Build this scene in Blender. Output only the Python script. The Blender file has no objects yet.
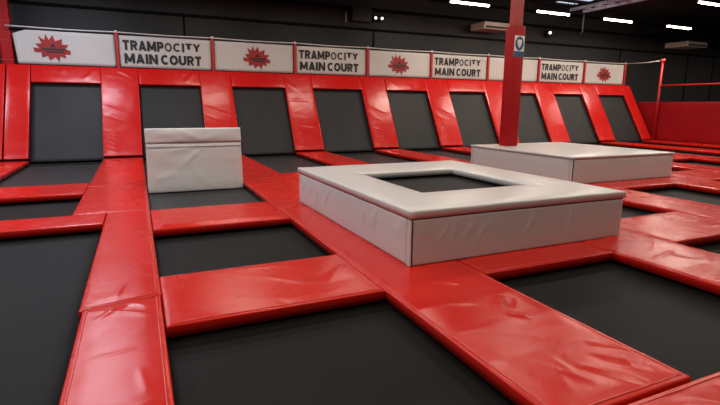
import bpy, bmesh, math, random
from mathutils import Vector, Matrix, noise

SC = bpy.context.scene
C = SC.collection
Z0 = 0.95          # height of the pad tops over the hall floor (applied at the end)
random.seed(7)

# ------------------------------------------------------------------ materials
def new_mat(name):
    m = bpy.data.materials.new(name); m.use_nodes = True
    nt = m.node_tree; nt.nodes.clear()
    out = nt.nodes.new('ShaderNodeOutputMaterial')
    p = nt.nodes.new('ShaderNodeBsdfPrincipled')
    nt.links.new(p.outputs['BSDF'], out.inputs['Surface'])
    return m, nt, p

def N(nt, t, **kw):
    n = nt.nodes.new(t)
    for k, v in kw.items():
        if k in n.inputs: n.inputs[k].default_value = v
        else: setattr(n, k, v)
    return n

def ramp(nt, src, stops):
    r = nt.nodes.new('ShaderNodeValToRGB')
    el = r.color_ramp.elements
    while len(el) < len(stops): el.new(0.5)
    for e, (p, c) in zip(el, stops):
        e.position = p; e.color = (c[0], c[1], c[2], 1) if hasattr(c, '__len__') else (c, c, c, 1)
    nt.links.new(src, r.inputs['Fac'])
    return r

def vinyl(name, c1, c2, rough=(0.28, 0.46), bump=0.25, spec=0.5, scale=1.0):
    m, nt, p = new_mat(name)
    geo = N(nt, 'ShaderNodeNewGeometry')
    n1 = N(nt, 'ShaderNodeTexNoise', Scale=1.3*scale, Detail=4.0, Roughness=0.6)
    nt.links.new(geo.outputs['Position'], n1.inputs['Vector'])
    col = ramp(nt, n1.outputs['Fac'], [(0.3, c1), (0.7, c2)])
    nt.links.new(col.outputs['Color'], p.inputs['Base Color'])
    n2 = N(nt, 'ShaderNodeTexNoise', Scale=2.7*scale, Detail=5.0, Roughness=0.65, Distortion=0.6)
    nt.links.new(geo.outputs['Position'], n2.inputs['Vector'])
    rr = ramp(nt, n2.outputs['Fac'], [(0.3, rough[0]), (0.7, rough[1])])
    nt.links.new(rr.outputs['Color'], p.inputs['Roughness'])
    p.inputs['Specular IOR Level'].default_value = spec
    # stretched wrinkles of loose sheet vinyl
    mp = N(nt, 'ShaderNodeMapping'); mp.inputs['Scale'].default_value = (1.0, 1.6, 1.0); mp.inputs['Rotation'].default_value = (0.2, 0.3, 0.6)
    nt.links.new(geo.outputs['Position'], mp.inputs['Vector'])
    n3 = N(nt, 'ShaderNodeTexNoise', Scale=5.0*scale, Detail=3.0, Roughness=0.55, Distortion=1.4)
    nt.links.new(mp.outputs['Vector'], n3.inputs['Vector'])
    b = N(nt, 'ShaderNodeBump', Strength=bump, Distance=0.03)
    nt.links.new(n3.outputs['Fac'], b.inputs['Height'])
    nt.links.new(b.outputs['Normal'], p.inputs['Normal'])
    return m

def plain(name, c, rough=0.5, metal=0.0, spec=0.5):
    m, nt, p = new_mat(name)
    geo = N(nt, 'ShaderNodeNewGeometry')
    n1 = N(nt, 'ShaderNodeTexNoise', Scale=6.0, Detail=3.0)
    nt.links.new(geo.outputs['Position'], n1.inputs['Vector'])
    col = ramp(nt, n1.outputs['Fac'], [(0.3, [v*0.88 for v in c]), (0.7, [min(1, v*1.1) for v in c])])
    nt.links.new(col.outputs['Color'], p.inputs['Base Color'])
    p.inputs['Roughness'].default_value = rough
    p.inputs['Metallic'].default_value = metal
    p.inputs['Specular IOR Level'].default_value = spec
    return m

def mat_bed(name, c0, c1, spec):
    m, nt, p = new_mat(name)
    geo = N(nt, 'ShaderNodeNewGeometry')
    n1 = N(nt, 'ShaderNodeTexNoise', Scale=1.1, Detail=6.0, Roughness=0.65)
    nt.links.new(geo.outputs['Position'], n1.inputs['Vector'])
    col = ramp(nt, n1.outputs['Fac'], [(0.3, c0), (0.75, c1)])
    nt.links.new(col.outputs['Color'], p.inputs['Base Color'])
    p.inputs['Roughness'].default_value = 0.58
    p.inputs['Specular IOR Level'].default_value = spec
    p.inputs['Sheen Weight'].default_value = 0.018
    p.inputs['Sheen Roughness'].default_value = 0.4
    w = N(nt, 'ShaderNodeTexNoise', Scale=90.0, Detail=2.0)
    nt.links.new(geo.outputs['Position'], w.inputs['Vector'])
    b = N(nt, 'ShaderNodeBump', Strength=0.25, Distance=0.004)
    nt.links.new(w.outputs['Fac'], b.inputs['Height'])
    nt.links.new(b.outputs['Normal'], p.inputs['Normal'])
    return m

def mat_banner():
    m, nt, p = new_mat('banner_mesh_vinyl')
    geo = N(nt, 'ShaderNodeNewGeometry')
    w = N(nt, 'ShaderNodeTexWave', Scale=9.0, Distortion=0.4, Detail=1.0)
    w.wave_type = 'BANDS'; w.bands_direction = 'X'
    nt.links.new(geo.outputs['Position'], w.inputs['Vector'])
    col = ramp(nt, w.outputs['Fac'], [(0.0, (0.40, 0.38, 0.36)), (0.6, (0.58, 0.55, 0.53))])
    nt.links.new(col.outputs['Color'], p.inputs['Base Color'])
    p.inputs['Roughness'].default_value = 0.6
    return m

def mat_emit(name, c, s):
    m = bpy.data.materials.new(name); m.use_nodes = True
    nt = m.node_tree; nt.nodes.clear()
    out = nt.nodes.new('ShaderNodeOutputMaterial'); e = nt.nodes.new('ShaderNodeEmission')
    e.inputs['Color'].default_value = (*c, 1); e.inputs['Strength'].default_value = s
    nt.links.new(e.outputs[0], out.inputs['Surface'])
    return m

M = {
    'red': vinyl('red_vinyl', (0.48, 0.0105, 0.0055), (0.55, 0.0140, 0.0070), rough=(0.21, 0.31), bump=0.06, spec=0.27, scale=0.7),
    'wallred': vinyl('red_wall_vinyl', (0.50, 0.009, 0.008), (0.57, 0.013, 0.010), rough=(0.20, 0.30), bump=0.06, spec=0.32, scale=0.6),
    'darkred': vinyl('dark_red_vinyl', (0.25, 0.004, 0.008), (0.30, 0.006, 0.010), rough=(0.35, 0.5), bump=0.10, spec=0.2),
    'pipe_red': plain('red_piping', (0.62, 0.07, 0.055), 0.3),
    'post': plain('red_post_paint', (0.42, 0.010, 0.014), 0.4),
    'column': plain('red_column_paint', (0.42, 0.035, 0.03), 0.45),
    'white': vinyl('white_vinyl', (0.525, 0.50, 0.49), (0.545, 0.52, 0.51), rough=(0.32, 0.38), bump=0.02, scale=0.5),
    'block': vinyl('block_vinyl', (0.62, 0.59, 0.575), (0.65, 0.62, 0.605), rough=(0.34, 0.42), bump=0.04, scale=0.6),
    'seam': plain('dark_seam', (0.03, 0.025, 0.025), 0.7),
    'bed': mat_bed('woven_jump_bed', (0.0075, 0.0072, 0.0074), (0.0115, 0.011, 0.0112), 0.075),
    'wallbed_lit': mat_bed('wall_jump_bed_lit', (0.019, 0.019, 0.020), (0.028, 0.0275, 0.0285), 0.25),  # lighter copy of the bed colour; brighter light near the wall is in it
    'sleeve': vinyl('column_sleeve_vinyl', (0.33, 0.004, 0.006), (0.38, 0.006, 0.008), rough=(0.4, 0.5), bump=0.06, spec=0.2),
    'steel': plain('black_steel', (0.012, 0.012, 0.013), 0.5),
    'rope': plain('white_rope', (0.6, 0.58, 0.56), 0.6),
    'banner': mat_banner(),
    'ink': plain('black_ink', (0.012, 0.011, 0.011), 0.6),
    'logo_red': plain('logo_red', (0.30, 0.010, 0.010), 0.6),
    'wall': plain('black_cladding', (0.0180, 0.0162, 0.0172), 0.55, 0.0, 0.35),
    'trim': plain('black_cladding_rail', (0.0035, 0.0035, 0.004), 0.7, 0.0, 0.1),
    'ceil': plain('black_ceiling', (0.008, 0.008, 0.009), 0.8),
    'floor': plain('dark_concrete', (0.03, 0.03, 0.03), 0.8),
    'metal': plain('galvanised_steel', (0.66, 0.72, 0.82), 0.4, 0.0),
    'ac': plain('pale_plastic', (0.75, 0.66, 0.56), 0.5),
    'sign': plain('sign_white', (0.75, 0.75, 0.75), 0.4),
    'sign_blue': plain('sign_blue', (0.03, 0.09, 0.20), 0.4),
    'tube': mat_emit('tube_light', (1.0, 0.88, 0.72), 28.0),
    'sky': mat_emit('skylight_sheet', (0.70, 0.80, 1.0), 0.9),
    'spot': mat_emit('spot_light', (1.0, 0.97, 0.9), 3.0),
}

# ------------------------------------------------------------------ helpers
def tag(o, label=None, cat=None, group=None, kind=None):
    if label: o['label'] = label
    if cat: o['category'] = cat
    if group: o['group'] = group
    if kind: o['kind'] = kind
    return o

def thing(name, loc, label, cat, group=None):
    o = bpy.data.objects.new(name, None); C.objects.link(o)
    o.location = loc; o.empty_display_size = 0.1
    return tag(o, label, cat, group)

def wloc(o):
    v = Vector((0, 0, 0))
    while o is not None:
        v += Vector(o.location); o = o.parent
    return v

def obj(name, bm, mat, parent=None, smooth=False, kind=None):
    """bm is in world coordinates; the origin goes to the base centre, or to the parent's origin."""
    bmesh.ops.recalc_face_normals(bm, faces=bm.faces)
    if parent is None:
        xs = [v.co.x for v in bm.verts]; ys = [v.co.y for v in bm.verts]; zs = [v.co.z for v in bm.verts]
        L = Vector(((min(xs)+max(xs))/2, (min(ys)+max(ys))/2, min(zs)))
    else:
        L = wloc(parent)
    bmesh.ops.translate(bm, verts=bm.verts, vec=-L)
    if smooth:
        for f in bm.faces: f.smooth = True
    me = bpy.data.meshes.new(name); bm.to_mesh(me); bm.free()
    me.materials.append(mat)
    o = bpy.data.objects.new(name, me); C.objects.link(o)
    if parent is None: o.location = L
    else: o.parent = parent
    if kind: o['kind'] = kind
    return o

def box(bm, x0, x1, y0, y1, z0, z1, bev=0.0):
    r = bmesh.ops.create_cube(bm, size=1.0)
    vs = r['verts']
    for v in vs:
        v.co = Vector((x0 + (v.co.x+.5)*(x1-x0), y0 + (v.co.y+.5)*(y1-y0), z0 + (v.co.z+.5)*(z1-z0)))
    if bev > 0:
        es = list({e for v in vs for e in v.link_edges})
        bmesh.ops.bevel(bm, geom=es, offset=bev, segments=2, affect='EDGES', profile=0.6)
    return bm

def hexa(bm, lo, hi):
    """prism between two rings of the same length"""
    n = len(lo)
    a = [bm.verts.new(p) for p in lo]; b = [bm.verts.new(p) for p in hi]
    bm.faces.new(a[::-1]); bm.faces.new(b)
    for i in range(n):
        j = (i+1) % n
        bm.faces.new((a[i], a[j], b[j], b[i]))

def tube(bm, pts, r, seg=6, closed=False):
    pts = [Vector(p) for p in pts]; n = len(pts); rings = []
    for i, p in enumerate(pts):
        a = pts[i-1] if (i > 0 or closed) else p
        b = pts[(i+1) % n] if (i < n-1 or closed) else p
        t = (b-a).normalized()
        ref = Vector((0, 0, 1)) if abs(t.z) < 0.9 else Vector((1, 0, 0))
        u = t.cross(ref).normalized(); w = u.cross(t)
        rings.append([bm.verts.new(p + r*(math.cos(2*math.pi*k/seg)*u + math.sin(2*math.pi*k/seg)*w)) for k in range(seg)])
    for i in range(n if closed else n-1):
        A = rings[i]; B = rings[(i+1) % n]
        for k in range(seg):
            l = (k+1) % seg
            bm.faces.new((A[k], A[l], B[l], B[k]))
    if not closed:
        bm.faces.new(rings[0][::-1]); bm.faces.new(rings[-1])

def cyl(bm, p0, p1, r, seg=20):
    tube(bm, [p0, p1], r, seg)

FLOOR = (Vector((0, 0, 0)), Vector((1, 0, 0)), Vector((0, 1, 0)), Vector((0, 0, 1)))
WD, WH = 1.30, 2.207
WL = math.hypot(WD, WH)
WALL = (Vector((0, 0, 0)), Vector((1, 0, 0)), Vector((0, WD/WL, WH/WL)), Vector((0, -WH/WL, WD/WL)))

def P(fr, u, v, n=0.0):
    return fr[0] + fr[1]*u + fr[2]*v + fr[3]*n

def axis(L, r, step):
    k = max(2, int(round((L-2*r)/step)))
    return [0, 0.12*r, 0.45*r, r] + [r + (L-2*r)*i/k for i in range(1, k)] + [L-r, L-0.45*r, L-0.12*r, L]

def pad_bm(q, fr, thick=0.075, wr=0.004, creases=(), seed=0, step=0.06, r=0.011, puff=0.004):
    """upholstered pad over the quad q = (bl, br, tr, tl) in (u, v); soft rounded edge, loose wrinkled cover"""
    bl, br, tr, tl = [Vector((*p, 0)) for p in q]
    Lu = ((br-bl).length + (tr-tl).length)/2; Lv = ((tl-bl).length + (tr-br).length)/2
    us, vs = axis(Lu, r, step), axis(Lv, r, step)
    bm = bmesh.new(); g = []
    off = Vector((seed*3.17, seed*1.31, seed*0.77))
    for b in vs:
        row = []
        for a in us:
            s, t = a/Lu, b/Lv
            p = (bl*(1-s)+br*s)*(1-t) + (tl*(1-s)+tr*s)*t
            d = min(a, Lu-a, b, Lv-b)
            z = 0.0
            if d < r: z = -r*(1-math.sqrt(max(0, 1-(1-d/r)**2)))
            e = min(1, d/0.12)
            z += puff*(e*e*(3-2*e))
            if wr > 0:
                k = Vector((p.x*1.6, p.y*2.6, 0)) + off
                wv = noise.noise(k*1.1)*0.5 + 0.35*noise.noise(k*3.1)
                rid = (1-abs(noise.noise(Vector((p.x*1.1+p.y*1.9, p.y*0.9-p.x*0.5, 0))+off)))**14
                z += wr*(wv + 0.4*rid + 0.45*noise.noise(Vector((p.x*0.9+p.y*0.4, p.y*1.3, 3.0))-off))*min(1, d/0.04)
            for (x0, y0, x1, y1, w, h) in creases:
                A = Vector((x0, y0, 0)); B = Vector((x1, y1, 0)); AB = B-A
                tt = max(0, min(1, (p-A).dot(AB)/AB.length_squared))
                dd = (p-(A+AB*tt)).length
                fall = 1-abs(2*tt-1)**3
                z += h*fall*math.exp(-(dd/w)**2)*min(1, d/0.02)
            row.append(bm.verts.new(P(fr, p.x, p.y, z)))
        g.append(row)
    for j in range(len(vs)-1):
        for i in range(len(us)-1):
            bm.faces.new((g[j][i], g[j][i+1], g[j+1][i+1], g[j+1][i]))
    rim = g[0][:] + [g[j][-1] for j in range(1, len(vs))] + g[-1][-2::-1] + [g[j][0] for j in range(len(vs)-2, 0, -1)]
    low = []
    for v in rim:
        co = v.co - fr[3]*((v.co-fr[0]).dot(fr[3]) + thick)
        low.append(bm.verts.new(co))
    n = len(rim)
    for i in range(n):
        j = (i+1) % n
        bm.faces.new((rim[i], low[i], low[j], rim[j]))
    bm.faces.new(low)
    return bm

def pipe_bm(q, fr, h, r=0.004, inset=0.03):
    c = sum((Vector((*p, 0)) for p in q), Vector())/4
    bm = bmesh.new(); pts = []
    for i in range(4):
        a = Vector((*q[i], 0)); d = c-a
        pts.append(Vector((a.x + math.copysign(inset, d.x), a.y + math.copysign(inset, d.y), 0)))
    full = []
    for i in range(4):
        for k in range(8): full.append(pts[i].lerp(pts[(i+1) % 4], k/8))
    tube(bm, [P(fr, p.x, p.y, h) for p in full], r, 5, True)
    return bm

def auto_creases(q, seed, n, w, h):
    rnd = random.Random(seed*13+5); out = []
    bl, br, tr, tl = [Vector(p) for p in q]
    for k in range(n):
        e = rnd.random(); s_ = 0.08+0.84*rnd.random()
        t_ = rnd.choice((0.03, 0.97)) + 0.0
        if e < 0.55:
            if (br-bl).length > (tl-bl).length: s_, t_ = t_, s_
            a = (bl*(1-s_)+br*s_)*(1-t_) + (tl*(1-s_)+tr*s_)*t_
            d = (bl+br+tr+tl)/4 - a; d.normalize()
        else:
            t_ = 0.1+0.8*rnd.random()
            a = (bl*(1-s_)+br*s_)*(1-t_) + (tl*(1-s_)+tr*s_)*t_
            d = Vector((rnd.uniform(-1, 1), rnd.uniform(-1, 1))).normalized()
        L = rnd.uniform(0.12, 0.38); ang = rnd.uniform(-0.7, 0.7)
        d = Vector((d.x*math.cos(ang)-d.y*math.sin(ang), d.x*math.sin(ang)+d.y*math.cos(ang)))
        b = a + d*L
        out.append((a.x, a.y, b.x, b.y, w*rnd.uniform(0.8, 1.5), h*rnd.uniform(0.35, 1.0)*rnd.choice((1, 1, -0.6))))
    return out

def floor_pad(q, label, seed, wr=0.004, creases=(), piping=False, auto=None, step=0.06, name='floor_pad', thick=0.075, group=None, puff=0.004):
    n_auto = auto if auto is not None else (0 if step > 0.05 else 6 if wr > 0.005 else 4)
    creases = list(creases) + auto_creases(q, seed, n_auto, max(0.013, 0.55*step), 0.009 if wr > 0.005 else 0.006)
    if step > 0.05: wr *= 0.45
    bm = pad_bm(q, FLOOR, thick, wr, creases, seed, step, puff=puff)
    o = obj(name, bm, M['red'], None, True)
    tag(o, label, 'pad', group)
    if piping:
        obj('piping', pipe_bm(q, FLOOR, 0.002), M['pipe_red'], o, True)
    return o

# ------------------------------------------------------------------ layout (metres; z = 0 on the pad tops)
# lengthwise strips: x at the wall foot (y = 0) and drift per metre towards the camera
ST = {1: (2.32, 0.0, 3.185, 0.002), 2: (4.745, 0.0115, 5.600, 0.009), 3: (7.10, 0.013, 7.97, 0.0145),
      4: (9.566, 0.0265, 10.42, 0.0235), 5: (11.97, 0.0400, 12.82, 0.0250), 6: (14.37, 0.045, 15.22, 0.045),
      7: (16.77, 0.06, 17.62, 0.06), 8: (19.17, 0.06, 20.02, 0.06), 9: (21.57, 0.06, 22.30, 0.0)}
def SL(n, y):
    if n == 0: return -0.05
    if n == 1 and y < -6.63: return 2.69
    a = ST[n]; return a[0] + a[1]*y
def SR(n, y):
    if n == 0: return 0.82
    a = ST[n]; return a[2] + a[3]*y
ROW = {'A': (-5.07, -4.02), 'B': (-7.74, -6.68), 'C': (-10.20, -9.27), 'D': (-12.70, -11.83)}
def row(bay, k):
    if bay == 0 and k == 'B': return (-7.22, -6.64)
    return ROW[k]
ORD = ['', 'first', 'second', 'third', 'fourth', 'fifth', 'sixth', 'seventh', 'eighth', 'ninth']
G = 0.004

def strip(n, y0, y1, label, skew0=0.0, skew1=0.0, wide=0.0, **kw):
    q = [(SL(n, y0-1e-3)+G-wide, y0+G-skew0), (SR(n, y0)-G+wide*0.3, y0+G), (SR(n, y1)-G, y1-G), (SL(n, y1-1e-3)+G, y1-G-skew1)]
    return floor_pad(q, label, 10*n + int(-y1), **kw)

def cross(bay, k, label, x0=None, x1=None, **kw):
    a, b = row(bay, k)
    q = [((SR(bay, a) if x0 is None else x0)+G, a), ((SL(bay+1, a) if x1 is None else x1)-G, a),
         ((SL(bay+1, b) if x1 is None else x1)-G, b), ((SR(bay, b) if x0 is None else x0)+G, b)]
    return floor_pad(q, label, 50 + 7*bay + ord(k), **kw)

# ------------------------------------------------------------------ floor strips
strip(0, -3.6, 0.0, 'short red floor pad at the left picture edge, running from the sloped wall', step=0.1)
strip(1, -4.42, 0.0, 'red floor pad left of the upright white block, meeting the wall foot', step=0.06, piping=False)
strip(1, -6.625, -4.42, 'red floor pad left of the dark mat before the upright white block', step=0.05)
strip(1, -9.65, -6.635, 'long red floor pad between two left trampolines, ending at a creased seam', skew0=0.10, wide=0.02, auto=6, step=0.018, wr=0.003, piping=True)
strip(1, -12.62, -9.65, 'nearest red floor pad at the bottom left, wrinkled below its seam', skew1=0.10, auto=9, step=0.016, wr=0.004, piping=True,
      creases=[(2.75, -9.78, 3.12, -10.0, 0.018, 0.012), (2.78, -9.95, 2.98, -9.72, 0.014, 0.009), (2.95, -9.74, 3.10, -9.86, 0.014, 0.010),
               (2.72, -11.1, 3.1, -10.95, 0.012, 0.005), (2.80, -10.45, 3.0, -10.42, 0.012, 0.004)])
strip(2, -4.5, 0.0, 'red floor pad right of the upright white block, meeting the wall foot', step=0.06, wr=0.006)
strip(2, -7.1, -4.5, 'wrinkled red floor pad leading to the left corner of the low white box', step=0.03, wr=0.005,
      creases=[(4.8, -5.7, 5.3, -5.4, 0.03, 0.012), (4.75, -6.3, 5.4, -6.2, 0.03, 0.010), (4.9, -4.9, 5.5, -4.8, 0.03, 0.01)])
strip(2, -11.81, -7.1, 'long wide red floor pad under the low open white box, running to the foreground', auto=14, step=0.018, wr=0.004, piping=True,
      creases=[(4.98, -10.16, 5.20, -10.35, 0.02, 0.012), (5.30, -10.62, 5.13, -10.86, 0.022, 0.022), (5.13, -10.86, 5.25, -10.98, 0.022, 0.018), (5.36, -10.66, 5.24, -10.80, 0.018, -0.012),
               (5.22, -11.45, 5.40, -11.72, 0.02, 0.014), (5.05, -11.5, 5.25, -11.78, 0.02, 0.012), (5.3, -11.35, 5.46, -11.5, 0.015, 0.010), (4.9, -10.6, 5.1, -10.66, 0.02, 0.006)])
strip(3, -4.6, 0.0, 'red floor pad at the wall foot behind the low open white box', step=0.08)
strip(3, -9.60, -4.6, 'red floor pad running under the right side of the low open white box', step=0.08)
strip(3, -12.4, -9.60, 'wrinkled red floor pad from the low open box right corner to the picture edge', auto=16, step=0.022, wr=0.009, piping=True,
      creases=[(7.2, -9.9, 7.6, -9.75, 0.02, 0.012), (7.3, -10.3, 7.7, -10.05, 0.02, 0.012), (7.1, -10.5, 7.5, -10.4, 0.02, 0.010), (7.05, -9.85, 7.2, -9.68, 0.02, 0.015), (7.4, -10.75, 7.7, -10.6, 0.02, 0.01)])
strip(4, -4.4, 0.0, 'red floor pad at the wall foot left of the red column', step=0.09)
strip(4, -12.0, -4.4, 'red floor pad from the left side of the flat-topped white box to the right edge', step=0.055, wr=0.007, piping=True)
strip(5, -4.4, 0.0, 'red floor pad at the wall foot behind the flat-topped white box', step=0.1)
strip(5, -12.0, -4.4, 'red floor pad from the right corner of the flat-topped white box to the edge', step=0.06, wr=0.007)
strip(6, -10.2, 0.0, 'red floor pad behind the flat-topped white box, reaching the right edge', step=0.08)
strip(7, -10.2, 0.0, 'red floor pad from seventh sloped wall pad, passing behind the flat-topped white box', step=0.1)
strip(8, -10.2, 0.0, 'red floor pad from the eighth sloped wall pad', step=0.1)
strip(9, -10.2, 0.0, 'red floor pad along the foot of the dark red side wall', step=0.1)

# ------------------------------------------------------------------ cross pads
cross(0, 'A', 'farther red cross pad at the left edge, left of the lengthwise pad', x0=-1.4, step=0.06)
cross(0, 'B', 'nearer narrow red cross pad at the left edge, above the big left trampoline', x0=-1.4, x1=2.686, step=0.05)
cross(1, 'B', 'red cross pad in front of the upright white block', step=0.03, wr=0.004, puff=0.02)
cross(1, 'C', 'nearest big red cross pad at lower left centre between two dark trampolines', auto=7, step=0.018, wr=0.004, piping=True,
      creases=[(4.3, -9.9, 4.58, -9.55, 0.03, 0.010), (4.0, -10.1, 4.5, -9.95, 0.03, 0.007), (3.9, -9.6, 4.2, -9.9, 0.02, 0.006)])
cross(2, 'A', 'red cross pad behind the left back corner of the low open white box', step=0.07)
cross(2, 'C', 'red cross pad along the front foot of the low open white box', step=0.035, wr=0.003, piping=True)
cross(2, 'D', 'red cross pad in the bottom right corner of the picture', x0=4.66, auto=14, step=0.018, wr=0.008, piping=True,
      creases=[(5.2, -11.9, 5.5, -12.2, 0.03, 0.014), (5.5, -11.9, 5.75, -12.2, 0.03, 0.012), (5.0, -11.95, 5.2, -12.2, 0.03, 0.01), (5.8, -11.9, 6.0, -12.2, 0.03, 0.01)])
cross(3, 'C', 'wide red cross pad at the right side of the low open white box', auto=14, step=0.025, wr=0.006, piping=True)
cross(4, 'B', 'red cross pad along the front foot of the flat-topped white box', step=0.07)
cross(5, 'B', 'red cross pad right of the flat-topped white box, nearer of two there', step=0.08)
cross(5, 'A', 'red cross pad right of the flat-topped white box, farther of two there', step=0.08)
cross(6, 'A', 'red cross pad at the right edge behind the flat-topped white box', step=0.1)

cross(4, 'C', 'red cross pad past the right end of the wide red cross pad', step=0.08)
cross(6, 'B', 'red cross pad just past the right edge, beside the grey trampoline sliver', step=0.1)
# ------------------------------------------------------------------ trampolines
BEDZ = -0.115
def trampoline(x00, x10, x11, x01, y0, y1, label, group='floor trampolines of the main court'):
    """x00 / x10 left and right at the near side y0, x01 / x11 at the far side y1"""
    cx, cy = (x00+x10+x11+x01)/4, (y0+y1)/2
    t = thing('trampoline', (cx, cy, -Z0), label, 'trampoline', group)
    def ring(e, z): return [Vector((x00-e, y0-e, z)), Vector((x10+e, y0-e, z)), Vector((x11+e, y1+e, z)), Vector((x01-e, y1+e, z))]
    bm = bmesh.new()
    nx, ny = 16, max(8, int((y1-y0)/0.2))
    q = ring(0.11, 0); g = []
    for j in range(ny+1):
        r_ = []
        for i in range(nx+1):
            s, u = i/nx, j/ny
            p = (q[0]*(1-s)+q[1]*s)*(1-u) + (q[3]*(1-s)+q[2]*s)*u
            p.z = BEDZ - 0.012*(4*s*(1-s))*(4*u*(1-u))
            r_.append(bm.verts.new(p))
        g.append(r_)
    for j in range(ny):
        for i in range(nx): bm.faces.new((g[j][i], g[j][i+1], g[j+1][i+1], g[j+1][i]))
    r2 = bmesh.ops.extrude_face_region(bm, geom=bm.faces[:])
    for v in [e for e in r2['geom'] if isinstance(e, bmesh.types.BMVert)]: v.co.z -= 0.006
    obj('jump_bed', bm, M['wallbed_lit' if y1 > -1 else 'bed'], t, True)
    bm = bmesh.new()
    a, b = ring(0.115, -0.20), ring(0.205, -0.20)
    a2, b2 = ring(0.115, -0.077), ring(0.205, -0.077)
    for i in range(4):
        j = (i+1) % 4
        hexa(bm, [a[i], b[i], b[j], a[j]], [a2[i], b2[i], b2[j], a2[j]])
    obj('frame', bm, M['steel'], t)
    for i in range(4):
        p = ring(0.16, 0)[i]
        bm = bmesh.new(); box(bm, p.x-0.03, p.x+0.03, p.y-0.03, p.y+0.03, -Z0, -0.2)
        obj('leg', bm, M['steel'], t)
    return t

def bay_tramp(n, y0, y1, label, xl=None, xr=None):
    f = lambda y: SR(n, y) if xl is None else xl
    h = lambda y: SL(n+1, y) if xr is None else xr
    return trampoline(f(y0), h(y0), h(y1), f(y1), y0, y1, label)

bay_tramp(0, -4.02, -0.24, 'dark trampoline at the wall foot, far left bay', xr=2.33)
bay_tramp(0, -6.64, -5.07, 'small dark trampoline at the left edge between two red cross pads', xl=-1.4, xr=2.30)
bay_tramp(0, -12.4, -7.22, 'big black trampoline in the lower left corner', xl=-1.4)
bay_tramp(1, -6.68, -0.24, 'dark trampoline the upright white block stands on')
bay_tramp(1, -9.27, -7.74, 'dark trampoline between the two red cross pads left of the low white box')
bay_tramp(1, -12.6, -10.20, 'nearest black trampoline at the bottom centre')
bay_tramp(2, -4.02, -0.24, 'dark trampoline at the wall foot, right of the upright white block')
bay_tramp(2, -11.83, -10.20, 'dark trampoline at the lower right, in front of the low open white box')
bay_tramp(3, -5.0, -0.24, 'dark trampoline at the wall foot behind the low open white box')
bay_tramp(3, -9.27, -6.0, 'dark trampoline in the gap at the right side of the low open white box')
bay_tramp(3, -12.2, -10.20, 'dark trampoline sliver at the right edge, before the wide red cross pad')
bay_tramp(4, -4.4, -0.24, 'dark trampoline at the wall foot, left of the red column')
bay_tramp(4, -9.27, -7.74, 'grey trampoline in front of the right end of the flat-topped white box')
bay_tramp(5, -6.68, -5.07, 'grey trampoline sliver right of the flat-topped white box between two cross pads')
bay_tramp(6, -4.02, -0.24, 'dark trampoline at the wall foot behind the red column')
bay_tramp(4, -12.2, -10.20, 'black trampoline just past the right edge, nearest of those there')
bay_tramp(5, -9.6, -7.74, 'black trampoline just past the right edge, in front of the nearer far cross pad')
bay_tramp(6, -6.68, -5.07, 'black trampoline just past the right edge, far beyond the flat-topped box')
bay_tramp(7, -10.0, -0.24, 'dark trampoline at the wall foot, second bay from the right')
bay_tramp(8, -10.0, -0.24, 'dark trampoline at the wall foot, last bay before the dark red side wall')

# ------------------------------------------------------------------ sloped wall: pads, header pads, beds
TH = 0.085
def wall_pad(x0, x1, v0, v1, label, seed, name, cat='pad', xb0=None, xb1=None, wr=0.006, creases=(), step=0.07, group=None):
    q = [(x0 if xb0 is None else xb0, v0), (x1 if xb1 is None else xb1, v0), (x1, v1), (x0, v1)]
    o = obj(name, pad_bm(q, WALL, TH, wr, creases, seed, step), M['wallred'], None, True)
    return tag(o, label, cat, group)

bx = [0.55, 2.79, 5.17, 7.53, 9.92, 12.30, 14.68, 17.08, 19.46, 21.78]      # banner posts
GW = 'sloped red wall pads'
wall_pad(-1.0, 0.355, 0.06, WL, 'leftmost sloped red wall pad, cut off by the left edge', 90, 'wall_pad', xb0=-1.0, xb1=0.30, group=GW)
wall_pad(0.385, 0.865, 0.06, WL, 'narrow sloped red wall pad left of the first sloped trampoline', 91, 'wall_pad', xb0=0.33, xb1=0.80, group=GW,
         creases=[(0.4, 2.0, 0.85, 1.75, 0.03, 0.012), (0.4, 1.6, 0.85, 1.4, 0.03, 0.012), (0.42, 0.5, 0.82, 0.45, 0.03, 0.01)])
wl_txt = {1: 'below the first red banner post, left of the upright white block', 2: 'behind the upright white block',
          3: 'below the left end of the second lettered banner', 4: 'below the left end of the third logo banner', 5: 'below the left end of the third lettered banner',
          6: 'partly hidden by the red column', 7: 'first to the right of the red column', 8: 'second to the right of the red column',
          9: 'last at the right end of the wall'}
WP = {1: (2.32, 3.18, 2.37, 3.24), 2: (4.73, 5.60, 4.77, 5.61), 3: (7.10, 7.97, 7.15, 7.99), 4: (9.57, 10.42, 9.62, 10.49), 5: (11.97, 12.83, 12.01, 12.89),
      6: (14.37, 15.23, 14.41, 15.29), 7: (16.73, 17.65, 16.79, 17.68), 8: (19.18, 20.05, 19.18, 20.05), 9: (21.6, 22.13, 21.58, 22.12)}
for n in range(1, 10):
    x0, x1 = WP[n][:2]
    cr = [(x0+0.06, 0.27+0.12*k, x0+0.33, 0.12+0.13*k, 0.014, 0.012) for k in range(5)]
    cr += [(x0+0.03, 1.55, x1-0.1, 1.22, 0.016, 0.014), (x0+0.05, 1.20, x0+0.5, 0.98, 0.014, 0.010)] if n in (1, 2, 4, 5) else [(x0+0.06, 2.3, x0+0.4, 2.0, 0.016, 0.014), (x0+0.2, 0.8, x1-0.10, 0.72, 0.016, 0.010), (x0+0.1, 1.7, x1-0.2, 1.62, 0.016, 0.009)]
    if n == 1: cr += [(x0+0.4, 2.5, x1-0.03, 2.25, 0.02, 0.016)]
    wall_pad(WP[n][2], WP[n][3], 0.06, WL, 'sloped red wall pad ' + wl_txt[n], n, 'wall_pad', xb0=x0, xb1=x1, group=GW, creases=cr, step=0.035 if n < 6 else 0.06)

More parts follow.
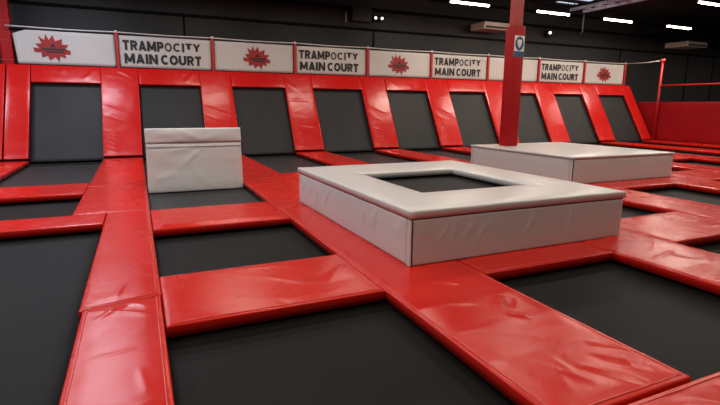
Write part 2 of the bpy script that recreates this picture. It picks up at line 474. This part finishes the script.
bay_txt = {0: 'below the leftmost logo banner', 1: 'behind the upright white block, under the leftmost lettered banner', 2: 'below the second logo banner',
           3: 'below the second lettered banner', 4: 'below the third logo banner', 5: 'below the lettered banner left of the red column',
           6: 'partly behind the red column', 7: 'below the rightmost lettered banner', 8: 'below the rightmost logo banner'}
HB = 2.085
for n in range(0, 9):
    xl = 0.87 if n == 0 else WP[n][3]
    xr = WP[n+1][2]
    cr = [(xl+0.12, 2.50, xl+0.45, 2.14, 0.02, 0.016), (xr-0.12, 2.50, xr-0.40, 2.14, 0.02, 0.016)] if n in (0, 1, 4) else []
    cr += [(xl+0.2+0.22*k+0.07*random.random(), 2.54, xl+0.2+0.22*k+0.1*random.random(), 2.36, 0.018, 0.011) for k in range(5)]
    wall_pad(xl+G, xr-G, HB, WL, 'short red header pad ' + (bay_txt[n].replace('behind', 'above') if n == 1 else bay_txt[n]), 30+n, 'header_pad', creases=cr, group='red header pads on the sloped wall', step=0.05)
    t = thing('wall_trampoline', ((xl+xr)/2, 0.65, -Z0), 'sloped dark wall trampoline ' + bay_txt[n], 'trampoline', 'sloped wall trampolines')
    bm = bmesh.new(); g = []
    nx, nv = 10, 24
    for j in range(nv+1):
        r_ = []
        for i in range(nx+1):
            s, u = i/nx, j/nv
            r_.append(bm.verts.new(P(WALL, xl-0.08+(xr-xl+0.16)*s, 0.02+(HB+0.10)*u, -0.125-0.015*(4*s*(1-s))*(4*u*(1-u)))))
        g.append(r_)
    for j in range(nv):
        for i in range(nx): bm.faces.new((g[j][i], g[j][i+1], g[j+1][i+1], g[j+1][i]))
    r2 = bmesh.ops.extrude_face_region(bm, geom=bm.faces[:])
    for v in [e for e in r2['geom'] if isinstance(e, bmesh.types.BMVert)]: v.co -= WALL[3]*0.006
    obj('jump_bed', bm, M['wallbed_lit'], t, True)
    bm = bmesh.new()
    for (u0, u1, v0, v1) in ((xl-0.16, xl-0.07, 0.12, WL-0.05), (xr+0.07, xr+0.16, 0.12, WL-0.05), (xl-0.07, xr+0.07, HB+0.13, HB+0.22)):
        hexa(bm, [P(WALL, a, b, -0.22) for a, b in ((u0, v0), (u1, v0), (u1, v1), (u0, v1))],
             [P(WALL, a, b, -0.088) for a, b in ((u0, v0), (u1, v0), (u1, v1), (u0, v1))])
    obj('frame', bm, M['steel'], t)
    for x in (xl-0.115, xr+0.115):
        bm = bmesh.new(); box(bm, x-0.04, x+0.04, 1.22, 1.30, -Z0, 1.75)
        obj('leg', bm, M['steel'], t)

# ------------------------------------------------------------------ banners
BY = 1.34
bt = lambda z: z
LOGO = [(198,286),(236,290),(214,258),(252,256),(234,206),(270,232),(280,190),(298,230),(324,194),(336,236),(382,218),(376,258),(420,258),
        (396,288),(427,300),(427,325),(392,324),(396,352),(360,340),(350,382),(330,346),(292,372),(284,340),(246,352),(244,318),(203,316)]
def flat(bm, pts, y0, y1):
    hexa(bm, [Vector((x, y0, z)) for x, z in pts], [Vector((x, y1, z)) for x, z in pts])

def arc(cx, cy, rx, ry, a0, a1, n=14):
    return [(cx+rx*math.cos(math.radians(a0+(a1-a0)*k/n)), cy+ry*math.sin(math.radians(a0+(a1-a0)*k/n))) for k in range(n+1)]
GL = {   # centre lines of heavy block letters on a unit cap height: (advance width, [(points, closed)])
    'T': (0.72, [([(0, .885), (.72, .885)], 0), ([(.36, 0), (.36, .885)], 0)]),
    'R': (0.76, [([(.115, 0), (.115, 1)], 0), ([(.115, .89), (.40, .89)] + arc(.40, .68, .22, .21, 90, -90, 8) + [(.115, .47)], 0), ([(.36, .47), (.64, 0)], 0)]),
    'A': (0.82, [([(.11, 0), (.41, 1)], 0), ([(.71, 0), (.41, 1)], 0), ([(.24, .27), (.58, .27)], 0)]),
    'M': (0.98, [([(.115, 0), (.115, 1)], 0), ([(.865, 0), (.865, 1)], 0), ([(.13, .95), (.49, .18)], 0), ([(.85, .95), (.49, .18)], 0)]),
    'P': (0.72, [([(.115, 0), (.115, 1)], 0), ([(.115, .89), (.39, .89)] + arc(.39, .66, .22, .23, 90, -90, 8) + [(.115, .43)], 0)]),
    'O': (0.88, [(arc(.44, .5, .325, .39, 0, 345, 23), 1)]),
    'C': (0.80, [(arc(.44, .5, .325, .39, 48, 312, 18), 0)]),
    'I': (0.23, [([(.115, 0), (.115, 1)], 0)]),
    'N': (0.84, [([(.115, 0), (.115, 1)], 0), ([(.725, 0), (.725, 1)], 0), ([(.13, .95), (.71, .05)], 0)]),
    'U': (0.80, [([(.115, 1), (.115, .40)] + arc(.40, .40, .285, .29, 180, 360, 12) + [(.685, 1)], 0)]),
    'Y': (0.76, [([(.09, 1), (.38, .45)], 0), ([(.67, 1), (.38, .45)], 0), ([(.38, 0), (.38, .5)], 0)]),
}
def word(bm, txt, x, z, width, h, y0, y1, t=0.225):
    tot = sum(GL[c][0] for c in txt) + 0.12*(len(txt)-1)
    sx = width/tot; px = 0; k = 0
    for c in txt:
        for pts, closed in GL[c][1]:
            p = [Vector((a, b)) for a, b in pts]; n = len(p); L = []; R_ = []
            for i in range(n):
                a = p[i-1] if (i > 0 or closed) else None
                b = p[(i+1) % n] if (i < n-1 or closed) else None
                d0 = (p[i]-a).normalized() if a is not None else (b-p[i]).normalized()
                d1 = (b-p[i]).normalized() if b is not None else d0
                m = (d0+d1).normalized(); nn = Vector((-m.y, m.x)); w = t/2/max(0.45, m.dot(d0))
                L.append(p[i]+nn*w); R_.append(p[i]-nn*w)
            k += 1; yy = y0 - 0.0004*(k % 3)
            co = lambda v, y: Vector((x+(px+v.x)*sx, y, z+min(1, max(0, v.y))*h))
            for i in range(n if closed else n-1):
                j = (i+1) % n
                q = [L[i], R_[i], R_[j], L[j]]
                hexa(bm, [co(v, yy) for v in q], [co(v, y1) for v in q])
        px += GL[c][0] + 0.12

TXT = [1, 3, 5, 7]
bl_lab = {0: 'leftmost white logo banner with red splash emblem, at the left wall end', 1: 'leftmost lettered white banner, above the upright white block',
          2: 'second white logo banner from the left with red splash emblem', 3: 'second lettered white banner from the left',
          4: 'third white logo banner from the left with red splash emblem', 5: 'third lettered white banner, left of the red column',
          6: 'white banner mostly hidden behind the red column', 7: 'rightmost lettered white banner, right of the red column',
          8: 'rightmost white logo banner, at the wall end'}
for n in range(9):
    x0, x1 = bx[n]+0.05, bx[n+1]-0.05
    z0, z1 = 2.225, 3.02
    if n == 0: x0 -= 0.03
    t = thing('banner', ((x0+x1)/2, BY, z0), bl_lab[n], 'banner', 'banners along the top of the sloped wall')
    bm = bmesh.new(); g = []
    nx, nz = 40, 10
    for j in range(nz+1):
        r_ = []
        for i in range(nx+1):
            s, u = i/nx, j/nz
            x = x0+(x1-x0)*s; z = z0+(z1-z0)*u
            if n == 0:                                    # loose left end, pulled down and in
                z -= 0.10*u*max(0, 1-s/0.12); x += 0.05*max(0, 1-s/0.1)*(1-u)
            y = BY + 0.006*noise.noise(Vector((x*2.1, z*2.5, n))) + 0.003*math.sin(x*9+n)
            r_.append(bm.verts.new((x, y, z)))
        g.append(r_)
    for j in range(nz):
        for i in range(nx): bm.faces.new((g[j][i], g[j][i+1], g[j+1][i+1], g[j+1][i]))
    r2 = bmesh.ops.extrude_face_region(bm, geom=bm.faces[:])
    for v in [e for e in r2['geom'] if isinstance(e, bmesh.types.BMVert)]: v.co.y += 0.004
    obj('sheet', bm, M['banner'], t, True)
    yf = BY-0.013
    if n in TXT:
        W = x1-x0
        for txt, f0, f1, zb, h, t_ in (('MAIN', .047, .396, .105, .25, .255), ('COURT', .432, .885, .105, .25, .255), ('TRAMP', .036, .468, .435, .25, .255),
                                       ('O', .478, .560, .44, .235, .165), ('C', .572, .655, .45, .225, .19), ('I', .672, .695, .45, .225, .23),
                                       ('T', .708, .784, .53, .15, .30), ('Y', .795, .878, .48, .20, .24)):
            tot = sum(GL[c][0] for c in txt) + 0.12*(len(txt)-1); px = 0
            for c in txt:
                wc = GL[c][0]
                bm = bmesh.new(); word(bm, c, x0+W*(f0+(f1-f0)*px/tot), z0+zb, W*(f1-f0)*wc/tot, h, yf, yf+0.004, t_)
                obj('letter', bm, M['ink'], t); px += wc+0.12
    else:
        cx = x0 + (x1-x0)*{0: 0.36, 2: 0.52, 4: 0.475}.get(n, 0.49); cz = (z0+z1)/2
        k = 0.0034
        bm = bmesh.new()
        flat(bm, [(cx+(a-313)*k, cz-(b-284)*k) for a, b in LOGO], yf, yf+0.004)
        lo = obj('logo', bm, M['logo_red'], t)
        for nm, pts in (('emblem_peak', [(300, 280), (338, 280), (320, 248)]), ('emblem_bar', [(252, 288), (392, 286), (392, 300), (252, 300)]),
                        ('emblem_bar', [(272, 306), (388, 306), (380, 318), (280, 317)])):
            bm = bmesh.new()
            flat(bm, [(cx+(a-313)*k, cz-(b-284)*k) for a, b in pts], yf-0.004, yf-0.001)
            obj(nm, bm, M['ink'], lo)

for n in range(1, 10):
    bm = bmesh.new(); box(bm, bx[n]-0.035, bx[n]+0.035, BY-0.06, BY+0.02, 1.9, 3.08, 0.008)
    o = obj('banner_post', bm, M['post'])
    lab = 'red banner post at the right end of the ' + bl_lab[n-1].split(',')[0].replace(' with red splash emblem', '')
    if n == 7: lab = 'red banner post just right of the red column'
    tag(o, lab, 'post', 'red banner posts')
    bm = bmesh.new(); cyl(bm, (bx[n], BY-0.02, 3.08), (bx[n], BY-0.02, 3.13), 0.03, 10)
    obj('cap', bm, M['rope'], o)

bm = bmesh.new()
pts = []
for i in range(9):
    for k in range(6):
        f = k/6; pts.append((bx[i]+(bx[i+1]-bx[i])*f - (0.0 if i or k else 0.1), BY-0.05, 3.085-0.015*math.sin(math.pi*f)))
pts.append((bx[9], BY-0.05, 3.085))
tube(bm, pts, 0.016, 6)
tag(obj('top_cable', bm, M['rope'], None, True), 'thin pale cable running along the top of all the banners', 'cable')
bm = bmesh.new(); tube(bm, [(0.5, BY+0.08, 3.03), (21.8, BY+0.08, 3.03)], 0.035, 6)
tag(obj('top_shadow_tube', bm, M['steel'], None, True), 'black tube standing in for the shadow band along the banner tops', 'rail')  # dark tube added in place of the shadow band below the cable

# padded red post at the left end
t = thing('padded_post', (0.40, 1.52, -Z0), 'padded red upright post in the top left corner beside the first banner', 'post')
bm = bmesh.new(); box(bm, 0.27, 0.53, 1.42, 1.62, -Z0, 5.19, 0.04)
obj('foam_sleeve', bm, M['sleeve'], t, True)
for z in (2.3, 2.75, 3.2, 3.65):
    bm = bmesh.new(); box(bm, 0.262, 0.538, 1.412, 1.628, z, z+0.02, 0.004)
    obj('strap', bm, M['post'], t)

# ------------------------------------------------------------------ low open white box
def ring_lid(bm, o, i, z0, z1, r=0.012):
    """rectangular ring with soft outer and inner edges; o, i = (x0, x1, y0, y1)"""
    prof = [(0, z0), (0, z1-r), (0.25*r, z1-0.4*r), (r, z1)]
    def rect(b, e, z): return [Vector((b[0]+e, b[2]+e, z)), Vector((b[1]-e, b[2]+e, z)), Vector((b[1]-e, b[3]-e, z)), Vector((b[0]+e, b[3]-e, z))]
    rings = [rect(o, e, z) for e, z in prof]
    rings += [rect((o[0]+(i[0]-o[0])*f, o[1]+(i[1]-o[1])*f, o[2]+(i[2]-o[2])*f, o[3]+(i[3]-o[3])*f), 0, z1+0.003*math.sin(math.pi*f)) for f in (0.25, 0.5, 0.75)]
    rings += [rect(i, -e, z) for e, z in reversed(prof)]
    seg = 40; V = []
    for k, rg in enumerate(rings):
        v = []
        for a in range(4):
            for s in range(seg):
                p = rg[a].lerp(rg[(a+1) % 4], s/seg)
                p.z += 0.0035*noise.noise(Vector((p.x*4, p.y*4, 0.3*k))) if k not in (0, len(rings)-1) else 0
                if k < 4:
                    w = 0.004*noise.noise(Vector((p.x*4, p.y*4, 7)))
                    p.x += w if a in (1, 3) else 0; p.y += w if a in (0, 2) else 0
                v.append(bm.verts.new(p))
        V.append(v)
    n = len(V[0])
    for k in range(len(V)):
        A, B = V[k], V[(k+1) % len(V)]
        for s in range(n):
            bm.faces.new((A[s], A[(s+1) % n], B[(s+1) % n], B[s]))

def panel(a, b, z0, z1, th, inward, seed, wr=0.016, name='side_panel', parent=None, label=None):
    """upright upholstered panel from a to b (xy), thickness th inward"""
    a = Vector((*a, 0)); b = Vector((*b, 0)); u = (b-a).normalized(); L = (b-a).length
    nrm = -Vector((*inward, 0))
    fr = (a, u, Vector((0, 0, 1)), nrm)
    cr = []
    rnd = random.Random(seed)
    for k in range(7):
        x = L*(0.08+0.8*rnd.random()); d = 0.05+0.18*rnd.random(); zb = z0+0.15*rnd.random()
        cr.append((x, zb+0.03, x+d, z1-0.02, 0.016, wr*(0.35+0.65*rnd.random())))
    for k in range(4):
        cr.append((0.02, z1-0.05-0.05*k, 0.10+0.03*k, z1-0.02-0.03*k, 0.010, wr*0.6))
        cr.append((L-0.02, z1-0.05-0.05*k, L-0.12-0.03*k, z1-0.02-0.03*k, 0.010, wr*0.6))
    bm = pad_bm([(0.0, z0), (L, z0), (L, z1), (0.0, z1)], fr, th, wr*0.12, cr, seed, 0.022, 0.012, 0.006)
    o = obj(name, bm, M['white'], parent, True)
    if label: o['label'] = label
    return o

BX = (5.03, 7.535, -9.845, -6.85)
t = thing('foam_box', ((BX[0]+BX[1])/2, (BX[2]+BX[3])/2, 0.0), 'low white vinyl box in the centre with a square black opening on top', 'box')
zt = 0.47
zl = 0.400
x0, x1, y0, y1 = BX
e = 0.012
panel((x0+e, y0+e), (x1-e, y0+e), 0.004, zl-0.008, 0.06, (0, 1), 1, parent=t)
panel((x1-e, y0+0.08), (x1-e, y1-0.08), 0.004, zl-0.008, 0.06, (-1, 0), 2, parent=t)
panel((x1-e, y1-e), (x0+e, y1-e), 0.004, zl-0.008, 0.06, (0, -1), 3, parent=t)
panel((x0+e, y1-0.08), (x0+e, y0+0.08), 0.004, zl-0.008, 0.06, (1, 0), 4, parent=t)
bm = bmesh.new(); tube(bm, [(x0+0.028, y0+0.009, 0.01), (x0+0.026, y0+0.009, 0.2), (x0+0.028, y0+0.009, zl-0.01)], 0.0065, 6)
obj('corner_seam', bm, M['seam'], t)
bm = bmesh.new(); ring_lid(bm, (x0, x1, y0, y1), (5.575, 6.90, -9.14, -7.74), zl+0.004, zt, 0.012)
obj('lid_pad', bm, M['white'], t, True)
bm = bmesh.new(); box(bm, 5.2, 7.4, -9.6, -7.2, 0.365, 0.375)
o = obj('jump_bed', bm, M['bed'], t); o['label'] = 'black jump bed in the opening'
bm = bmesh.new()
for b in ((x0+0.02, x1-0.02, y0+0.02, y0+0.05), (x0+0.02, x1-0.02, y1-0.05, y1-0.02), (x0+0.02, x0+0.05, y0+0.05, y1-0.05), (x1-0.05, x1-0.02, y0+0.05, y1-0.05)): box(bm, *b, zl-0.03, zl+0.01)
obj('seam', bm, M['seam'], t)
bm = bmesh.new(); box(bm, x0+0.085, x1-0.085, y0+0.085, y1-0.085, 0.02, 0.36)
obj('core', bm, M['seam'], t)

# ------------------------------------------------------------------ flat-topped white box behind
FX = (9.72, 12.36, -7.21, -4.42)
t = thing('foam_box', ((FX[0]+FX[1])/2, (FX[2]+FX[3])/2, 0.0), 'flat-topped white vinyl box farther back, around the foot of the red column', 'box')
x0, x1, y0, y1 = FX
zf = 0.43
panel((x0+e, y0+e), (x1-e, y0+e), 0.004, zf-0.004, 0.06, (0, 1), 5, 0.006, parent=t)
panel((x1-e, y0+0.08), (x1-e, y1-0.08), 0.004, zf-0.004, 0.06, (-1, 0), 6, 0.006, parent=t)
panel((x1-e, y1-e), (x0+e, y1-e), 0.004, zf-0.004, 0.06, (0, -1), 7, 0.006, parent=t)
panel((x0+e, y1-0.08), (x0+e, y0+0.08), 0.004, zf-0.004, 0.06, (1, 0), 8, 0.006, parent=t)
bm = bmesh.new(); tube(bm, [(x0+0.022, y0+0.008, 0.01), (x0+0.022, y0+0.008, zf-0.01)], 0.008, 6)
obj('corner_seam', bm, M['seam'], t)
CX0, CX1, CY0, CY1 = 10.23, 10.51, -5.00, -4.73
bm = bmesh.new(); ring_lid(bm, (x0, x1, y0, y1), (CX0-0.012, CX1+0.012, CY0-0.012, CY1+0.012), zf, 0.472, 0.010)
obj('lid_pad', bm, M['white'], t, True)
bm = bmesh.new()
for b in ((x0+0.02, x1-0.02, y0+0.02, y0+0.05), (x0+0.02, x1-0.02, y1-0.05, y1-0.02), (x0+0.02, x0+0.05, y0+0.05, y1-0.05), (x1-0.05, x1-0.02, y0+0.05, y1-0.05)): box(bm, *b, zf-0.03, zf+0.006)
obj('seam', bm, M['seam'], t)

# ------------------------------------------------------------------ red column with foam sleeve and sign
t = thing('support_column', ((CX0+CX1)/2, (CY0+CY1)/2, -Z0), 'red steel column rising through the flat-topped white box, padded below', 'column')
mx, my = (CX0+CX1)/2, (CY0+CY1)/2
bm = bmesh.new(); box(bm, mx-0.095, mx+0.095, my-0.095, my+0.095, -Z0, 5.2, 0.008)
obj('post', bm, M['column'], t)
bm = bmesh.new(); box(bm, CX0, CX1, CY0, CY1, -Z0, 2.92, 0.018)
obj('foam_sleeve', bm, M['sleeve'], t, True)
sx0, sx1, sz0, sz1 = CX0+0.012, CX1-0.012, 2.30, 2.72
ys = CY0-0.006
t = thing('safety_sign', (mx, CY0-0.004, sz0), 'small white and blue pictogram sign near the top of the red column sleeve', 'sign')
bm = bmesh.new(); box(bm, sx0, sx1, ys, CY0-0.001, sz0, sz1)
obj('plate', bm, M['sign'], t)
bm = bmesh.new(); cyl(bm, (mx, ys-0.003, sz0+0.265), (mx, ys, sz0+0.265), 0.112, 28)
for v in bm.verts: v.co.z = sz0+0.265+(v.co.z-sz0-0.265)*1.25
d = obj('blue_disc', bm, M['sign_blue'], t)
bm = bmesh.new()
hp = [(0, -0.11), (0.045, -0.05), (0.07, 0.02), (0.068, 0.075), (0.04, 0.105), (0.0, 0.085), (-0.04, 0.105), (-0.068, 0.075), (-0.07, 0.02), (-0.045, -0.05)]
flat(bm, [(mx+a*0.8, sz0+0.265+b*0.8) for a, b in hp], ys-0.006, ys-0.003)
obj('pictogram', bm, M['sign'], d)
bm = bmesh.new(); box(bm, sx0, sx1, ys-0.003, ys, sz0, sz0+0.115)
bd = obj('blue_band', bm, M['sign_blue'], t)

# ------------------------------------------------------------------ upright white block
WX = (3.19, 4.695, -4.83, -4.05)
wz0, wz1 = BEDZ+0.004, 0.915
t = thing('foam_block', ((WX[0]+WX[1])/2, (WX[2]+WX[3])/2, wz0), 'upright white vinyl block with folded top flap, at left before the wall', 'foam block')
x0, x1, y0, y1 = WX
bm = bmesh.new(); box(bm, x0+0.03, x1-0.03, y0+0.05, y1, wz0, wz1-0.03, 0.02)
obj('core', bm, M['block'], t)
fr = (Vector((x0, y0+0.03, 0)), Vector((1, 0, 0)), Vector((0, 0, 1)), Vector((0, -1, 0)))
W = x1-x0
bm = pad_bm([(0.0, wz0), (W, wz0), (W-0.015, wz1-0.235), (0.015, wz1-0.235)], fr, 0.06, 0.012,
            [(0.45, 0.25, 0.95, 0.68, 0.03, 0.014), (0.3, 0.55, 0.8, 0.62, 0.03, 0.012), (0.1, 0.1, 0.45, 0.2, 0.04, 0.010), (0.6, 0.68, 0.9, 0.5, 0.03, -0.012), (0.1, 0.66, 0.4, 0.68, 0.02, 0.012)], 21, 0.035, 0.02, 0.010)
obj('front_cover', bm, M['block'], t, True)
bm = pad_bm([(0.012, wz1-0.225), (W-0.012, wz1-0.225), (W-0.02, wz1), (0.008, wz1)], (fr[0]-Vector((0, 0.02, 0)), fr[1], fr[2], fr[3]), 0.05, 0.02,
            [(0.5, wz1-0.03, 0.85, wz1-0.18, 0.03, 0.016), (0.1, wz1-0.1, 0.6, wz1-0.06, 0.03, 0.012), (0.8, wz1-0.2, 1.2, wz1-0.1, 0.03, 0.012)], 22, 0.035, 0.02, 0.010)
obj('top_flap', bm, M['block'], t, True)
bm = bmesh.new(); tube(bm, [(x0+0.02, y0+0.012, wz1-0.295), (x1-0.02, y0+0.012, wz1-0.295)], 0.004, 5)
obj('seam', bm, M['seam'], t)

# ------------------------------------------------------------------ dark red side wall, pole, rail, rope
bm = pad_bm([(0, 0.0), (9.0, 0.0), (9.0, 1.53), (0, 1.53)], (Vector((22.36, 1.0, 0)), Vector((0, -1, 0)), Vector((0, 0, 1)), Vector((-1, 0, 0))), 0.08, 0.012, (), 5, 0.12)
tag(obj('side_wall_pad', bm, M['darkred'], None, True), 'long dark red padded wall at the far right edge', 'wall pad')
t = thing('net_pole', (22.16, 0.0, 0), 'thin red upright pole at the right end of the sloped wall', 'pole')
bm = bmesh.new(); cyl(bm, (22.16, -0.02, -0.01), (22.16, -0.02, 3.12), 0.045, 12); obj('shaft', bm, M['post'], t, True)
bm = bmesh.new(); cyl(bm, (22.16, -0.02, 3.08), (22.16, -0.02, 3.18), 0.085, 12); obj('cap', bm, M['pipe_red'], t, True)
bm = bmesh.new(); tube(bm, [(22.16, -0.07, 2.16), (22.16, -6.5, 2.16)], 0.035, 8)
tag(obj('side_rail', bm, M['post'], None, True), 'thin red horizontal rail from the red pole to the right edge', 'rail')
bm = bmesh.new(); tube(bm, [(21.82, 1.29, 3.09), (22.0, 0.6, 3.08), (22.12, 0.05, 3.12)], 0.014, 6)
tag(obj('net_rope', bm, M['rope'], None, True), 'pale rope from the last banner post to the red pole', 'rope')

# ------------------------------------------------------------------ hall shell
CE = 5.2
def struct(name, x0, x1, y0, y1, z0, z1, m):
    bm = bmesh.new(); box(bm, x0, x1, y0, y1, z0, z1)
    return obj(name, bm, M[m], None, False, 'structure')
struct('floor', -6, 37, -20, 3.2, -Z0-0.1, -Z0, 'floor')
struct('wall_back', -6, 37, 2.05, 2.25, -Z0, CE, 'wall')
struct('wall_left', -6.2, -6, -20, 2.25, -Z0, CE, 'wall')
struct('wall_right', 37, 37.2, -20, 2.25, -Z0, CE, 'wall')
struct('wall_front', -6, 37, -20.2, -20, -Z0, CE, 'wall')
struct('ceiling', -6.2, 37.2, -20.2, 2.25, CE, CE+0.1, 'ceil')
bm = bmesh.new(); box(bm, 17.9, 18.9, -3.0, 1.75, CE-0.006, CE-0.001)
obj('window_1', bm, M['sky'], None, False, 'structure')
k = 1
for z, h, d in ((3.71, 0.07, 0.06), (4.32, 0.09, 0.10), (4.85, 0.07, 0.10)):
    struct('trim_%d' % k, -6, 37, 2.05-d, 2.049, z, z+h, 'trim'); k += 1
for x in (4.5, 10.45, 16.4, 22.3, 26.9, 28.9, 32.9):
    struct('trim_%d' % k, x, x+0.05, 2.03, 2.049, -Z0, 3.70, 'trim'); k += 1
for y in (-2.6, -1.9, -1.2, -0.5, 0.2, 0.9, 1.55):
    struct('beam_%d' % k, 17.0, 20.0, y, y+0.3, CE-0.06, CE-0.007, 'ceil'); k += 1
for y in (-18, -15, -12, -9, -6, -3.2):
    struct('beam_%d' % k, -6, 37, y, y+0.14, CE-0.25, CE-0.001, 'ceil'); k += 1

# ------------------------------------------------------------------ lamps
LH = 4.25
def fixture(x, y, label, L=1.36):
    t = thing('tube_lamp', (x, y, LH), label, 'ceiling lamp', 'tube lamps under the ceiling')
    bm = bmesh.new(); box(bm, x-L/2-0.03, x+L/2+0.03, y-0.05, y+0.05, LH+0.03, LH+0.10, 0.01); obj('housing', bm, M['steel'], t)
    bm = bmesh.new(); cyl(bm, (x-L/2, y, LH), (x+L/2, y, LH), 0.029, 12); obj('tube', bm, M['tube'], t, True)
    for sx in (-0.62, 0.62):
        bm = bmesh.new(); cyl(bm, (x+sx, y, LH+0.10), (x+sx, y, CE), 0.006, 6); obj('hanger', bm, M['steel'], t)
def lamp_light(x, y):
    l = bpy.data.lights.new('tube_glow', 'AREA'); l.shape = 'RECTANGLE'; l.size = 1.3; l.size_y = 0.05; l.energy = 75; l.color = (1.0, 0.875, 0.74)
    o = bpy.data.objects.new('tube_lamp_light', l); C.objects.link(o); o.location = (x, y, LH-0.034)
for x, y in ((12.28, -0.7), (15.55, -0.7), (18.55, -0.7), (21.85, -0.7), (18.60, -3.78)): lamp_light(x, y)
fixture(12.28, -0.7, 'glowing tube lamp at the top, left of the red column')
fixture(15.55, -0.7, 'glowing tube lamp just right of the red column')
fixture(18.55, -0.7, 'glowing tube lamp second to the right of the red column')
fixture(21.85, -0.7, 'small glowing tube lamp farther right, above the pale box unit')
fixture(18.60, -3.78, 'glowing tube lamp in the top right corner')

def area(x, y, p, c, sx=1.4, sy=0.16):
    l = bpy.data.lights.new('tube_row', 'AREA'); l.shape = 'RECTANGLE'; l.size = sx; l.size_y = sy; l.energy = p; l.color = c
    o = bpy.data.objects.new('lamp_above_court', l); C.objects.link(o); o.location = (x, y, LH)
COOL, WARM = (0.82, 0.88, 1.0), (1.0, 0.875, 0.74)
PW = 48
for y in (-0.7, -3.75, -6.8, -9.85, -12.9, -15.9):
    for i in range(-1, 11):
        x = 1.9 + 3.3*i
        if y == -0.7 and x > 10: continue
        if y == -3.75 and 17 < x < 21: continue
        p = PW*(1.25 if x < 5 and -11 < y < -9 else 1.7 if x < 5 else 0.8)*(0.5 if y < -11 else 1.0)
        area(x, y, p, COOL if x < 3 and y > -8 else WARM)

# ------------------------------------------------------------------ things on the back wall and under the ceiling
def ac_unit(x, w, y0, z0, z1, label):
    t = thing('air_unit', (x+w/2, (y0+2.05)/2, z0), label, 'air conditioner')
    bm = bmesh.new(); box(bm, x, x+w, y0, 2.045, z0, z1, 0.02); obj('casing', bm, M['ac'], t)
    bm = bmesh.new(); box(bm, x+0.06, x+w-0.06, y0-0.008, y0-0.001, z0+0.03, z0+0.10); obj('vent', bm, M['seam'], t)
ac_unit(14.38, 1.2, 1.26, 3.97, 4.21, 'pale box unit on the back wall, left of the red column')
ac_unit(25.15, 1.35, 1.0, 3.94, 4.17, 'pale box unit on the back wall at the far right')

t = thing('emergency_light', (9.9, 1.95, 3.98), 'black twin-head spot lamp with two white dots on the back wall', 'spot lamp')
bm = bmesh.new(); box(bm, 9.62, 10.30, 1.85, 2.04, 3.95, 4.40, 0.02); obj('casing', bm, M['steel'], t)
for x in (10.43, 10.66):
    bm = bmesh.new(); cyl(bm, (x, 2.04, 4.09), (x, 1.82, 4.09), 0.085, 16); hd = obj('spot_head', bm, M['steel'], t, True)
    bm = bmesh.new(); cyl(bm, (x, 1.815, 4.09), (x, 1.80, 4.09), 0.042, 16); obj('lens', bm, M['spot'], hd)
bm = bmesh.new(); cyl(bm, (9.47, 2.02, 3.91), (9.47, 2.02, 4.21), 0.022, 8)
tag(obj('hanging_conduit', bm, M['rope'], None, True), 'short pale upright conduit beside the twin-head spot lamp', 'conduit')
t = thing('mounted_camera', (18.05, 2.0, 3.97), 'small round black wall device with a white dot, right of the column', 'camera')
bm = bmesh.new(); cyl(bm, (18.05, 2.04, 4.12), (18.05, 1.9, 4.12), 0.15, 20); obj('housing', bm, M['steel'], t, True)
bm = bmesh.new(); cyl(bm, (18.05, 1.895, 4.14), (18.05, 1.86, 4.14), 0.05, 16); obj('lens', bm, M['spot'], t)

# ladder tray running out from the back wall
t = thing('cable_tray', (18.75, -2, 4.85), 'pale metal ladder tray under the ceiling, top right of the column', 'cable tray')
for x in (18.40, 19.08):
    bm = bmesh.new(); box(bm, x-0.03, x+0.03, -7.0, 1.3, 4.86, 4.96, 0.005); obj('side_rail', bm, M['metal'], t)
for i in range(16):
    y = -6.8 + i*0.5
    bm = bmesh.new(); box(bm, 18.43, 19.05, y, y+0.16, 4.89, 4.92); obj('rung', bm, M['metal'], t)
for y in (-6.0, -2.2, 1.1):
    bm = bmesh.new(); box(bm, 18.38, 18.41, y, y+0.03, 4.96, CE); obj('hanger', bm, M['steel'], t)
    bm = bmesh.new(); box(bm, 19.07, 19.10, y, y+0.03, 4.96, CE); obj('hanger', bm, M['steel'], t)
bm = bmesh.new(); tube(bm, [(19.85, 1.95, 4.95), (19.85, 1.96, 4.6), (19.85, 1.96, 4.3), (19.78, 1.96, 4.16)], 0.03, 8)
tag(obj('hanging_pipe', bm, M['rope'], None, True), 'pale pipe hanging down from the end of the ladder tray', 'pipe')

# ------------------------------------------------------------------ world, camera, view
w = bpy.data.worlds.new('World'); SC.world = w; w.use_nodes = True
w.node_tree.nodes['Background'].inputs['Color'].default_value = (0.02, 0.02, 0.02, 1)
w.node_tree.nodes['Background'].inputs['Strength'].default_value = 0.3

cam = bpy.data.cameras.new('camera'); co = bpy.data.objects.new('camera', cam); C.objects.link(co)
f_px, yaw, pitch, roll = 484.409, 0.42906, 0.19740, 0.0079
cam.sensor_width = 36.0; cam.lens = f_px/720*36.0; cam.clip_start = 0.02
fw = Vector((math.sin(yaw)*math.cos(pitch), math.cos(yaw)*math.cos(pitch), -math.sin(pitch)))
rt = Vector((math.cos(yaw), -math.sin(yaw), 0)); up = rt.cross(fw)
r2 = rt*math.cos(roll) + up*math.sin(roll); u2 = -rt*math.sin(roll) + up*math.cos(roll)
mw = Matrix((r2, u2, -fw)).transposed().to_4x4()
mw.translation = Vector((3.0976, -13.0997, 1.2924))
co.matrix_world = mw
SC.camera = co

for o in list(SC.objects):
    if o.parent is None: o.location.z += Z0

vs = SC.view_settings
vs.view_transform = 'Standard'; vs.look = 'None'; vs.gamma = 1.0; vs.exposure = 0.0; vs.use_curve_mapping = False
